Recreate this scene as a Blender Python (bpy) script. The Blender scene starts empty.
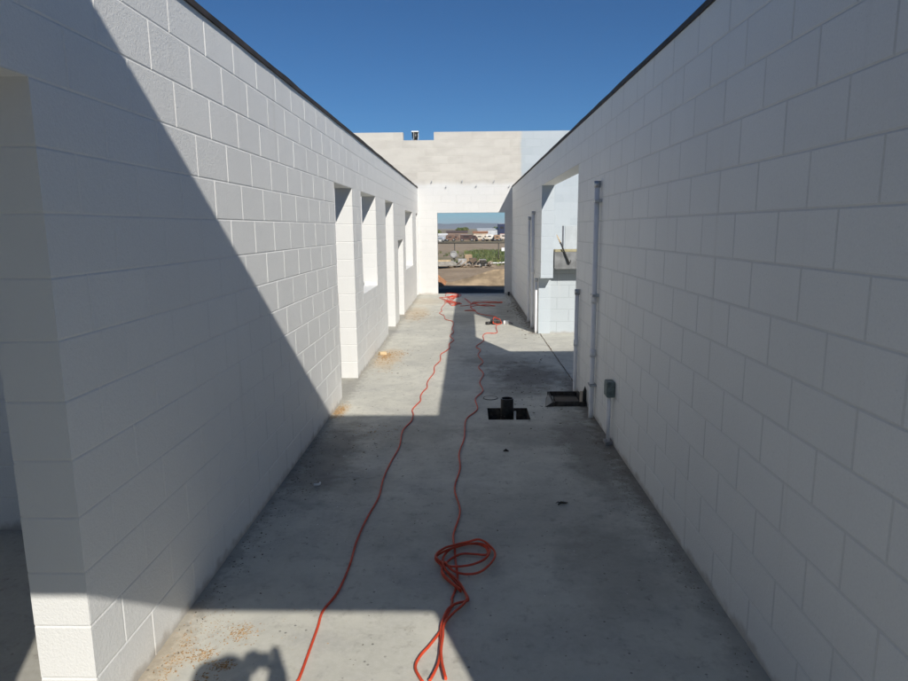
import bpy, bmesh, math, random
from mathutils import Vector, Matrix
random.seed(7)
scene = bpy.context.scene
COL = scene.collection

# ------------------------------------------------------------------ camera
cam_d = bpy.data.cameras.new('camera'); cam = bpy.data.objects.new('camera', cam_d); COL.objects.link(cam)
R = Vector((0.99976, 0.020488, -0.008086)).normalized()
F = Vector((-0.021569, 0.985056, -0.170880)).normalized()
U = R.cross(F).normalized(); R = F.cross(U)
M = Matrix((R, U, -F)).transposed().to_4x4(); M.translation = Vector((0, 0, 1.7714))
cam.matrix_world = M
cam_d.sensor_width = 36.0; cam_d.lens = 645.96 / 908 * 36
cam_d.clip_start = 0.02; cam_d.clip_end = 20000
scene.camera = cam

# ------------------------------------------------------------------ sky, sun, exposure
SUN = Vector((0.515, -1.39, 1.0)).normalized()
w = bpy.data.worlds.new('World'); scene.world = w; w.use_nodes = True
nt = w.node_tree; nt.nodes.clear()
sky = nt.nodes.new('ShaderNodeTexSky'); sky.sky_type = 'NISHITA'; sky.sun_disc = False
sky.sun_elevation = math.asin(SUN.z); sky.sun_rotation = math.atan2(SUN.x, SUN.y)
sky.altitude = 1500; sky.air_density = 1.0; sky.dust_density = 0.3; sky.ozone_density = 2.5
bg = nt.nodes.new('ShaderNodeBackground'); bg.inputs[1].default_value = 0.051
wo = nt.nodes.new('ShaderNodeOutputWorld')
tn = nt.nodes.new('ShaderNodeMix'); tn.data_type = 'RGBA'; tn.blend_type = 'MULTIPLY'; tn.inputs[0].default_value = 1.0
tn.inputs[7].default_value = (0.46, 0.85, 1.20, 1)
nt.links.new(sky.outputs[0], tn.inputs[6]); nt.links.new(tn.outputs[2], bg.inputs[0]); nt.links.new(bg.outputs[0], wo.inputs[0])
sd = bpy.data.lights.new('sun', 'SUN'); sd.energy = 4.45; sd.angle = math.radians(0.55); sd.color = (1.0, 0.953, 0.882)
sun = bpy.data.objects.new('sun', sd); COL.objects.link(sun)
sun.rotation_euler = SUN.to_track_quat('Z', 'Y').to_euler(); sun.location = SUN * 30
scene.view_settings.view_transform = 'Standard'; scene.view_settings.look = 'None'
scene.view_settings.exposure = 0.17; scene.view_settings.gamma = 1.0
scene.view_settings.use_curve_mapping = False
scene.cycles.max_bounces = 10; scene.cycles.diffuse_bounces = 7; scene.cycles.glossy_bounces = 2; scene.cycles.transmission_bounces = 2; scene.cycles.volume_bounces = 0
scene.cycles.use_adaptive_sampling = True; scene.cycles.adaptive_threshold = 0.03

# ------------------------------------------------------------------ material helpers
class NT:
    def __init__(s, name, rough=0.8, base=(0.5, 0.5, 0.5), metal=0.0):
        s.m = bpy.data.materials.new(name); s.m.use_nodes = True
        s.t = s.m.node_tree; s.n = s.t.nodes
        s.b = s.n['Principled BSDF']; s.b.inputs['Roughness'].default_value = rough
        s.b.inputs['Metallic'].default_value = metal
        s.b.inputs['Base Color'].default_value = (*base, 1)
    def node(s, kind, **kw):
        x = s.n.new(kind)
        for k, v in kw.items(): setattr(x, k, v)
        return x
    def link(s, a, b): s.t.links.new(a, b)
    def pos(s):
        if not hasattr(s, 'p'): s.p = s.node('ShaderNodeNewGeometry').outputs['Position']
        return s.p
    def noise(s, scale, detail=4, rough=0.55, vec=None, stretch=None, dist=0.0):
        x = s.node('ShaderNodeTexNoise'); x.inputs['Scale'].default_value = scale
        x.inputs['Detail'].default_value = detail; x.inputs['Roughness'].default_value = rough
        x.inputs['Distortion'].default_value = dist
        v = vec or s.pos()
        if stretch:
            mp = s.node('ShaderNodeMapping'); mp.inputs['Scale'].default_value = stretch
            s.link(v, mp.inputs['Vector']); v = mp.outputs[0]
        s.link(v, x.inputs['Vector']); return x.outputs['Fac']
    def ramp(s, val, a, b, lo=0.0, hi=1.0):
        x = s.node('ShaderNodeMapRange'); x.interpolation_type = 'SMOOTHSTEP'
        for i, v in enumerate((a, b, lo, hi)): x.inputs[i + 1].default_value = v
        s.link(val, x.inputs[0]); return x.outputs[0]
    def math(s, op, a, b=None):
        x = s.node('ShaderNodeMath', operation=op)
        for i, v in enumerate((a, b)):
            if v is None: continue
            if isinstance(v, (int, float)): x.inputs[i].default_value = v
            else: s.link(v, x.inputs[i])
        return x.outputs[0]
    def mix(s, fac, a, b, blend='MIX'):
        x = s.node('ShaderNodeMix', data_type='RGBA', blend_type=blend)
        for i, v in ((0, fac), (6, a), (7, b)):
            if isinstance(v, (int, float)): x.inputs[i].default_value = v
            elif isinstance(v, tuple): x.inputs[i].default_value = (*v, 1)
            else: s.link(v, x.inputs[i])
        return x.outputs[2]
    def xyz(s):
        if not hasattr(s, 'sx'):
            x = s.node('ShaderNodeSeparateXYZ'); s.link(s.pos(), x.inputs[0]); s.sx = x.outputs
        return s.sx
    def color(s, c): s.link(c, s.b.inputs['Base Color'])
    def bump(s, h, strength=0.5, dist=0.002, prev=None):
        x = s.node('ShaderNodeBump'); x.inputs['Strength'].default_value = strength
        x.inputs['Distance'].default_value = dist; s.link(h, x.inputs['Height'])
        if prev is not None: s.link(prev, x.inputs['Normal'])
        s.link(x.outputs[0], s.b.inputs['Normal']); return x.outputs[0]

def simple(name, base, rough=0.7, metal=0.0, var=0.15, scale=12, bump=0.0):
    t = NT(name, rough, base, metal)
    f = t.noise(scale, 5)
    lo = tuple(c * (1 - var) for c in base); hi = tuple(min(1, c * (1 + var)) for c in base)
    t.color(t.mix(t.ramp(f, 0.3, 0.7), lo, hi))
    if bump: t.bump(t.noise(scale * 4, 5), bump, 0.004)
    return t.m

def cmu(name, paint=(0.82, 0.82, 0.79), raw=False, dusty=0.45, cut=(0.66, 0.66, 0.635)):
    t = NT(name, 0.62, paint)
    at = t.node('ShaderNodeAttribute', attribute_name='tint')
    tint = t.node('ShaderNodeSeparateXYZ'); t.link(at.outputs['Vector'], tint.inputs[0]); tv = tint.outputs[0]
    big = t.noise(1.3, 2); mid = t.noise(9, 3); fine = t.noise(115, 3, 0.7)
    c = t.mix(tv, tuple(x * 0.975 for x in paint), tuple(min(1, x * 1.01) for x in paint))
    c = t.mix(t.ramp(big, 0.35, 0.7, 0, 0.5), c, tuple(x * 0.93 for x in paint))
    c = t.mix(t.ramp(fine, 0.32, 0.68, 0.0, 0.30), c, tuple(x * 0.84 for x in paint))
    # pin holes in the block face that the paint missed
    vo = t.node('ShaderNodeTexVoronoi'); vo.inputs['Scale'].default_value = 60; t.link(t.pos(), vo.inputs['Vector'])
    pin = t.math('MULTIPLY', t.ramp(vo.outputs['Distance'], 0.07, 0.14, 1, 0), t.ramp(mid, 0.50, 0.58))
    c = t.mix(t.math('MULTIPLY', pin, 0.35), c, (0.35, 0.34, 0.32))
    # dirt splashed on the bottom of the wall
    z = t.xyz()[2]
    zz = t.math('ADD', z, t.math('MULTIPLY', t.math('SUBTRACT', mid, 0.5), 0.12))
    c = t.mix(t.math('MULTIPLY', t.ramp(zz, 0.0, 0.055, 1, 0), 0.55), c, (0.30, 0.25, 0.19))
    c = t.mix(t.math('MULTIPLY', tint.outputs[1], dusty), c, tuple(x * 0.72 for x in paint))
    c = t.mix(tint.outputs[2], c, cut)      # sunlight on the jamb faces dimmed through their colour, to avoid clipping
    # faint drips
    dr = t.noise(1.0, 2, 0.6, stretch=(9, 9, 0.5))
    c = t.mix(t.ramp(dr, 0.60, 0.75, 0, 0.22), c, (0.60, 0.58, 0.53))
    if raw:
        x = t.xyz()[0]
        edge = t.math('ADD', z, t.math('MULTIPLY', t.math('SUBTRACT', t.noise(1.6, 4), 0.5), 0.30))
        up = t.ramp(edge, 2.86, 3.02)
        blk = t.mix(tv, (0.47, 0.445, 0.40), (0.54, 0.515, 0.465))
        blk = t.mix(t.ramp(t.noise(2.2, 5, stretch=(1, 1, 3)), 0.35, 0.7, 0, 0.6), blk, (0.60, 0.575, 0.52))
        blk = t.mix(t.ramp(t.noise(60, 3), 0.4, 0.7, 0, 0.25), blk, (0.35, 0.32, 0.28))
        c = t.mix(up, c, blk)
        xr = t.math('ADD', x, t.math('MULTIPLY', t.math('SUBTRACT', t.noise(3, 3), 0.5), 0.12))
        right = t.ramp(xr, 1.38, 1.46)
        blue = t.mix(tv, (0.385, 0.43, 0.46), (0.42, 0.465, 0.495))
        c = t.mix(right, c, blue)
    t.color(c)
    b1 = t.bump(mid, 0.25, 0.004)
    b2 = t.bump(fine, 0.8, 0.0028, b1)
    t.bump(vo.outputs['Distance'], 0.25, 0.0012, b2)
    return t.m

M_WALL = cmu('painted_block', dusty=0.12); M_RIGHT = cmu('painted_block_dusty_joints', dusty=0.48, cut=(0.47, 0.52, 0.55)); M_END = cmu('end_wall_block', (0.63, 0.627, 0.61), raw=True, dusty=0.2)
M_BLUE = cmu('pale_blue_painted_block', (0.46, 0.505, 0.53), cut=(0.46, 0.505, 0.53))
M_CAP = simple('tar_cap', (0.035, 0.028, 0.024), 0.75, var=0.5, scale=6, bump=0.5)
M_CONDUIT = simple('painted_conduit', (0.76, 0.76, 0.77), 0.6, var=0.05, scale=8)
M_GALV = simple('galvanised_steel', (0.42, 0.44, 0.46), 0.42, 0.8, var=0.2, scale=25)
M_BOXG = simple('grey_green_box', (0.16, 0.20, 0.19), 0.5, 0.3, var=0.3, scale=40)
M_BLACK = simple('black_plastic', (0.018, 0.018, 0.018), 0.42, var=0.5, scale=30)
M_WOODD = simple('dark_formwork', (0.05, 0.043, 0.036), 0.8, var=0.5, scale=25, bump=0.3)
M_WOOD = simple('fresh_lumber', (0.55, 0.42, 0.25), 0.75, var=0.2, scale=14, bump=0.2)
M_CORD = simple('orange_cord', (0.60, 0.065, 0.022), 0.5, var=0.2, scale=6)
M_COUNTER = simple('grey_counter', (0.27, 0.26, 0.25), 0.8, var=0.25, scale=9, bump=0.3)
M_WHITE = simple('white_paint', (0.78, 0.78, 0.76), 0.6, var=0.06)

# ------------------------------------------------------------------ object helpers
def link_mesh(name, bm, mat, parent=None, smooth=False):
    me = bpy.data.meshes.new(name); bm.normal_update(); bm.to_mesh(me); bm.free()
    o = bpy.data.objects.new(name, me); COL.objects.link(o)
    for m in (mat if isinstance(mat, (list, tuple)) else [mat]): me.materials.append(m)
    if smooth:
        for p in me.polygons: p.use_smooth = True
    if parent: o.parent = parent
    return o
def tag(o, label, cat, group=None, kind=None):
    if label: o['label'] = label
    if cat: o['category'] = cat
    if group: o['group'] = group
    if kind: o['kind'] = kind
    return o
def thing(name, label, cat, loc=(0, 0, 0), rz=0.0, group=None):
    o = bpy.data.objects.new(name, None); COL.objects.link(o); o.location = loc; o.rotation_euler.z = rz
    o.empty_display_size = 0.1
    return tag(o, label, cat, group)
def box(bm, x0, x1, y0, y1, z0, z1, bev=0.0, mat=0):
    vs = [bm.verts.new((x, y, z)) for x in (x0, x1) for y in (y0, y1) for z in (z0, z1)]
    fs = []
    for idx in ((0, 1, 3, 2), (4, 6, 7, 5), (0, 4, 5, 1), (2, 3, 7, 6), (0, 2, 6, 4), (1, 5, 7, 3)):
        f = bm.faces.new([vs[i] for i in idx]); f.material_index = mat; fs.append(f)
    if bev:
        es = {e for f in fs for e in f.edges}
        bmesh.ops.bevel(bm, geom=list(es), offset=bev, segments=2, affect='EDGES', profile=0.5)
    return vs
def obox(name, dims, mat, parent=None, bev=0.004):
    bm = bmesh.new(); box(bm, *dims, bev=bev); return link_mesh(name, bm, mat, parent)
def tube(bm, pts, r, n=8, closed_ends=True, mat=0):
    pts = [Vector(p) for p in pts]; rings = []
    up = Vector((0, 0, 1)); prevn = None
    for i, p in enumerate(pts):
        d = (pts[min(i + 1, len(pts) - 1)] - pts[max(i - 1, 0)])
        if d.length < 1e-9: d = Vector((0, 0, 1))
        d.normalize()
        if prevn is None:
            a = up if abs(d.z) < 0.9 else Vector((1, 0, 0)); nx = d.cross(a).normalized()
        else:
            nx = (prevn - d * prevn.dot(d)).normalized()
        prevn = nx; ny = d.cross(nx); rr = r[i] if isinstance(r, (list, tuple)) else r
        rings.append([bm.verts.new(p + (nx * math.cos(2 * math.pi * k / n) + ny * math.sin(2 * math.pi * k / n)) * rr) for k in range(n)])
    for a, b in zip(rings, rings[1:]):
        for k in range(n):
            f = bm.faces.new((a[k], a[(k + 1) % n], b[(k + 1) % n], b[k])); f.smooth = True; f.material_index = mat
    if closed_ends:
        for q, rv in ((rings[0], False), (rings[-1], True)):
            f = bm.faces.new(q if rv else q[::-1]); f.material_index = mat
def catmull(P, sub=5):
    P = [Vector(p) for p in P]; out = []
    for i in range(len(P) - 1):
        p0, p1, p2, p3 = P[max(i - 1, 0)], P[i], P[i + 1], P[min(i + 2, len(P) - 1)]
        for k in range(sub):
            t = k / sub
            out.append(0.5 * ((2 * p1) + (p2 - p0) * t + (2 * p0 - 5 * p1 + 4 * p2 - p3) * t * t + (3 * p1 - p0 - 3 * p2 + p3) * t ** 3))
    out.append(P[-1]); return out

# ------------------------------------------------------------------ block walls
C = 0.2032; BL = 0.4064; GW = 0.0065; GD = 0.0031
def subtract(p, o):
    u0, u1, v0, v1, L, Rr, B, T = p; a, b, c, d = o
    if b <= u0 or a >= u1 or d <= v0 or c >= v1: return [p]
    out = []; e = 1e-4
    if a > u0 + e: out.append((u0, a, v0, v1, L, False, B, T))
    if b < u1 - e: out.append((b, u1, v0, v1, False, Rr, B, T))
    m0, m1 = max(a, u0), min(b, u1)
    if c > v0 + e: out.append((m0, m1, v0, c, L if m0 == u0 else False, Rr if m1 == u1 else False, B, False))
    if d < v1 - e: out.append((m0, m1, d, v1, L if m0 == u0 else False, Rr if m1 == u1 else False, False, T))
    return out
def panel(bm, lay, O, Ud, N, p, tint, jit, cutf=0.0):
    u0, u1, v0, v1, L, Rr, B, T = p
    if u1 - u0 < 3 * GW: L = Rr = False
    if v1 - v0 < 3 * GW: B = T = False
    Z = Vector((0, 0, 1))
    iu0, iu1, iv0, iv1 = u0 + GW * L, u1 - GW * Rr, v0 + GW * B, v1 - GW * T
    def P(u, v, d): return bm.verts.new(O + Ud * u + Z * v - N * d)
    flip = Ud.cross(Z).dot(N) < 0
    def face(vs, t, jn=0.0):
        f = bm.faces.new(vs[::-1] if flip else vs)
        for l in f.loops: l[lay] = (t, jn, cutf, 1)
    j = jit
    q = [(iu0, iv0), (iu1, iv0), (iu1, iv1), (iu0, iv1)]
    iv = [P(a, b, j) for a, b in q]; face(iv, tint)
    # each grooved edge slopes down into the joint; plain edges step to the wall plane
    for k, (flag, a, b) in enumerate(((B, 0, 1), (Rr, 1, 2), (T, 2, 3), (L, 3, 0))):
        if not flag: continue
        ou = [(u0 if x == 0 else u1) for x in ((0, 1), (1, 1), (1, 0), (0, 0))[k]]
        ovv = [(v0 if x == 0 else v1) for x in ((0, 0), (0, 1), (1, 1), (1, 0))[k]]
        o = [P(ou[0], ovv[0], GD), P(ou[1], ovv[1], GD)]
        face([o[0], o[1], iv[b], iv[a]], 0.8, 1.0)
def face_panels(bm, lay, O, Ud, N, u0, u1, H, ops, phase, rng, stack=False):
    k = 0
    while k * C < H - 1e-4:
        v0, v1 = k * C, min((k + 1) * C, H)
        if stack: us = [u0, u1]
        else:
            off = phase + (BL / 2 if k % 2 else 0)
            us = [u0]; n = math.ceil((u0 - off) / BL + 1e-6)
            while off + n * BL < u1 - 0.01:
                if off + n * BL > u0 + 0.01: us.append(off + n * BL)
                n += 1
            us.append(u1)
        for a, b in zip(us, us[1:]):
            ps = [(a, b, v0, v1, a != u0, b != u1, k > 0, v1 < H - 1e-4)]
            for o in ops: ps = [x for p in ps for x in subtract(p, o)]
            t = rng.random(); j = rng.uniform(0, 0.0007)
            for p in ps: panel(bm, lay, O, Ud, N, p, t, j)
        k += 1
def block_wall(name, label, axis, t0, t1, s0, s1, H, ops, mat, phase=0.0, cap=True, ends=(True, True), seed=1, back=True, parent=None, z0=0.0):
    """axis 'y': wall runs along Y between X=t0 and t1; axis 'x': runs along X between Y=t0 and t1."""
    rng = random.Random(seed); bm = bmesh.new(); lay = bm.loops.layers.float_color.new('tint')
    S = Vector((0, 1, 0)) if axis == 'y' else Vector((1, 0, 0)); Tt = Vector((1, 0, 0)) if axis == 'y' else Vector((0, 1, 0))
    Z = Vector((0, 0, 1)); B0 = Z * z0
    face_panels(bm, lay, B0 + Tt * t1, S, Tt, s0, s1, H, ops, phase, rng)
    if back: face_panels(bm, lay, B0 + Tt * t0, S, -Tt, s0, s1, H, ops, phase, random.Random(seed))
    us = sorted({s0, s1, *[o[0] for o in ops if o[0] > s0], *[o[1] for o in ops if o[1] < s1]})
    vs = sorted({0.0, H, *[o[2] for o in ops if o[2] > 0], *[min(o[3], H) for o in ops]})
    solid = lambda u, v: s0 < u < s1 and 0 < v < H and not any(a < u < b and c < v < d for a, b, c, d in ops)
    def jamb(s, sign, v0, v1):      # strip across the thickness at s, facing sign*S
        kk = sorted({v for v in vs if v0 < v < v1} | {k * C for k in range(40) if v0 + 1e-4 < k * C < v1 - 1e-4} | {v0, v1})
        onc = lambda v: abs(v / C - round(v / C)) < 1e-3
        for a, b in zip(kk, kk[1:]):
            if b - a < 1e-4 or not solid(s - sign * 1e-3, (a + b) / 2) or solid(s + sign * 1e-3, (a + b) / 2): continue
            panel(bm, lay, B0 + S * s, Tt, S * sign, (t0, t1, a, b, False, False, a > v0 + 1e-4 and onc(a), b < v1 - 1e-4 and onc(b)), rng.random(), 0, 1.0)
    def flat(a0, a1, z, sign):
        kk = sorted({u for u in us if a0 < u < a1} | {a0, a1})
        for p0, p1 in zip(kk, kk[1:]):
            if z < H - 1e-4 and (not solid((p0 + p1) / 2, z - sign * 1e-3) or solid((p0 + p1) / 2, z + sign * 1e-3)): continue
            q = [B0 + S * a + Tt * t + Z * z for a, t in ((p0, t0), (p1, t0), (p1, t1), (p0, t1))]
            f = bm.faces.new([bm.verts.new(x) for x in q]); f.normal_update()
            if f.normal.z * sign < 0: f.normal_flip()
            for l in f.loops: l[lay] = (0.7, 0.0, 0.0, 1)
    for a, b, c, d in ops:
        if a > s0 + 1e-4: jamb(a, 1, c, min(d, H))
        if b < s1 - 1e-4: jamb(b, -1, c, min(d, H))
        if c > 1e-4: flat(max(a, s0), min(b, s1), c, 1)
        if d < H - 1e-4: flat(max(a, s0), min(b, s1), d, -1)
    if ends[0]: jamb(s0, -1, max([d for a, b, c, d in ops if a <= s0 + 1e-4] + [0]), H)
    if ends[1]: jamb(s1, 1, max([d for a, b, c, d in ops if b >= s1 - 1e-4] + [0]), H)
    tops = sorted([(a, b) for a, b, c, d in ops if d >= H - 1e-4]); cur = s0
    for a, b in tops + [(s1, s1)]:
        if a > cur: flat(cur, a, H, 1)
        cur = b
    # solid core just behind the faces
    e = GD + 0.001; h = 1e-3
    for a, b in zip(us, us[1:]):
        for c, d in zip(vs, vs[1:]):
            mu, mv = (a + b) / 2, (c + d) / 2
            if not solid(mu, mv): continue
            aa = a + (0 if solid(a - h, mv) else e); bb = b - (0 if solid(b + h, mv) else e)
            cc = c + (0 if solid(mu, c - h) else e); dd = d - (0 if solid(mu, d + h) else e)
            n0 = len(bm.faces)
            if axis == 'y': box(bm, t0 + e, t1 - e, aa, bb, z0 + cc, z0 + dd)
            else: box(bm, aa, bb, t0 + e, t1 - e, z0 + cc, z0 + dd)
            bm.faces.ensure_lookup_table()
            for f in bm.faces[n0:]:
                for l in f.loops: l[lay] = (0.7, 0.0, 0.0, 1)
    o = link_mesh(name, bm, mat, parent)
    if label: tag(o, label, 'wall')
    if cap:
        bc = bmesh.new(); n = max(2, int((s1 - s0) / 0.35)); rng2 = random.Random(seed + 9)
        rows = []
        for i in range(n + 1):
            s = s0 + (s1 - s0) * i / n; zt = H + 0.026 + rng2.uniform(-0.003, 0.004); k1 = rng2.uniform(-0.002, 0.003)
            pr = [(t0 - 0.012 + k1, H - 0.008), (t0 - 0.010 + k1, zt), (t1 + 0.010 + k1, zt), (t1 + 0.012 + k1, H - 0.008)]
            rows.append([bc.verts.new((tt, s, zz + z0) if axis == 'y' else (s, tt, zz + z0)) for tt, zz in pr])
        for ra, rb in zip(rows, rows[1:]):
            for k in range(3): bc.faces.new((ra[k], ra[k + 1], rb[k + 1], rb[k]))
            bc.faces.new((ra[3], ra[0], rb[0], rb[3]))
        bc.faces.new(rows[0]); bc.faces.new(rows[-1][::-1])
        bmesh.ops.recalc_face_normals(bc, faces=bc.faces)
        link_mesh('wall_cap', bc, M_CAP, o)
    return o
XL, XR, TH = -1.326, 1.193, 0.2
HW = 14 * C
YE = 17.6
left = block_wall('block_wall', 'long white painted block wall on the left side of the corridor, pierced by doorways and windows', 'y', XL - TH, XL, 0.08, YE, HW,
    [(0.0, 2.033, -1, 11 * C), (6.57, 7.58, -1, 11 * C), (8.20, 9.50, 0.955, 11 * C), (10.62, 11.74, -1, 11 * C), (12.42, 13.42, -1, 1.56),
     (13.97, 15.8, 0.90, 2.17), (16.9, 17.5, -1, 2.17)], M_WALL, phase=2.033, ends=(False, False), seed=3)
right = block_wall('block_wall', 'long white painted block wall in shade on the right side of the corridor, with one wide opening', 'y', XR, XR + TH, 0.08, YE, HW,
    [(7.15, 10.6, -1, 12 * C), (6.95, 7.15, -1, 0.96), (10.6, 10.86, -1, 0.96)], M_RIGHT, phase=0.11, ends=(False, False), seed=5)
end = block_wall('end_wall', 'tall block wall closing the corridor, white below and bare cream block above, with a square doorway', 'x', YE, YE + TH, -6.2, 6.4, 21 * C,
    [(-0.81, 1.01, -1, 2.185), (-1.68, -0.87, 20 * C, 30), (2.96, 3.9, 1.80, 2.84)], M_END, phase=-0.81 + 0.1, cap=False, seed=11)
# steel anchors projecting from the end wall
for ax, az in ((-0.95, 2.98), (-0.57, 2.845), (-0.14, 2.99), (0.23, 2.86), (0.70, 2.975), (1.10, 2.84)):
    bm = bmesh.new()
    tube(bm, [(ax, YE + 0.0, az), (ax, YE - 0.07, az), (ax + 0.01, YE - 0.085, az + 0.012), (ax + 0.012, YE - 0.087, az + 0.05)], 0.006, 8)
    box(bm, ax - 0.016, ax + 0.016, YE - 0.006, YE - 0.001, az - 0.016, az + 0.016)
    link_mesh('anchor', bm, M_GALV, end)
wn = obox('window', (2.97, 3.89, YE + 0.06, YE + 0.10, 1.81, 2.83), simple('dark_frame', (0.04, 0.05, 0.07), 0.4), end, 0.003)
gl = NT('dark_glass', 0.08, (0.02, 0.03, 0.045)); obox('pane', (3.02, 3.84, YE + 0.052, YE + 0.058, 1.86, 2.78), gl.m, wn, 0.0)

entry = block_wall('block_wall', 'tall white block wall behind the photographer whose shadow crosses the near floor', 'x', -0.25, 0.08, -6.2, 6.4, 21 * C,
    [(-1.0, 0.95, -1, 2.165)], M_WALL, phase=-1.0, cap=False, seed=21)
block_wall('block_wall', 'short shaded white partition seen through the opening at the far left edge', 'x', 3.59, 3.79, -6.0, XL - TH, HW, [], M_WALL, cap=True, ends=(False, False), seed=31)
block_wall('block_wall', 'outer block wall of the rooms left of the corridor', 'y', -6.2, -6.0, 0.08, YE, HW, [], M_WALL, ends=(False, False), seed=32)
block_wall('block_wall', 'outer block wall of the rooms right of the corridor', 'y', 6.2, 6.4, 0.08, YE, HW, [], M_WALL, ends=(False, False), seed=33)
block_wall('block_wall', 'partition between the two near rooms on the right side', 'x', 5.07, 5.27, XR + TH, 6.2, HW, [], M_WALL, ends=(False, False), seed=34)
low = block_wall('low_wall', 'low pale blue block wall standing in sun below the grey counter in the right opening', 'x', 10.88, 11.08, XR + TH, 6.2, 1.10, [], M_BLUE, phase=1.5, cap=False, ends=(False, False), seed=35)

# grey counter and the things on it
M_SHELF = simple('grey_form_boards', (0.20, 0.205, 0.205), 0.8, var=0.25, scale=9, bump=0.3)
bm = bmesh.new(); box(bm, 1.405, 3.4, 10.58, 11.12, 1.105, 1.38, bev=0.006)
for k in range(4): box(bm, 1.41 + k * 0.5, 1.43 + k * 0.5, 10.566, 10.58, 1.12, 1.37)
tag(link_mesh('counter', bm, M_SHELF), 'deep grey counter box lying across the low wall in the right opening', 'counter')
tag(obox('plank', (1.42, 3.2, 10.60, 10.80, 1.382, 1.422), simple('yellow_trim', (0.36, 0.32, 0.19), 0.7, scale=20)), 'yellowish wooden plank lying along the top of the grey counter', 'plank')
t = thing('steel_post', 'thin dark steel post standing upright on the counter beside the white board', 'post', (1.585, 10.9, 1.381))
bm = bmesh.new(); box(bm, -0.012, 0.012, -0.012, 0.012, 0.006, 0.42); link_mesh('shaft', bm, simple('dark_steel', (0.12, 0.13, 0.15), 0.5, 0.5), t)
bm = bmesh.new(); box(bm, -0.04, 0.04, -0.04, 0.04, 0.0, 0.006); link_mesh('foot_plate', bm, M_GALV, t)
bd = obox('board', (1.625, 2.4, 10.93, 10.955, 1.381, 1.80), simple('pale_board', (0.47, 0.51, 0.53), 0.7, var=0.08, scale=7), None, 0.002)
tag(bd, 'white wall board propped upright on the grey counter', 'board')
t = thing('pry_bar', 'thin bar with pale upper end and dark hooked foot leaning across the grey counter', 'pry bar')
bm = bmesh.new(); tube(bm, [(1.445, 10.63, 1.655), (1.50, 10.575, 1.53)], [0.006, 0.013], 8); link_mesh('pale_grip', bm, M_WOOD, t)
bm = bmesh.new(); tube(bm, [(1.50, 10.575, 1.53), (1.505, 10.57, 1.52), (1.57, 10.553, 1.37), (1.635, 10.548, 1.215), (1.65, 10.548, 1.205), (1.672, 10.55, 1.25)], [0.018, 0.013, 0.012, 0.014, 0.014, 0.008], 8)
link_mesh('bar', bm, M_BLACK, t)

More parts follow.
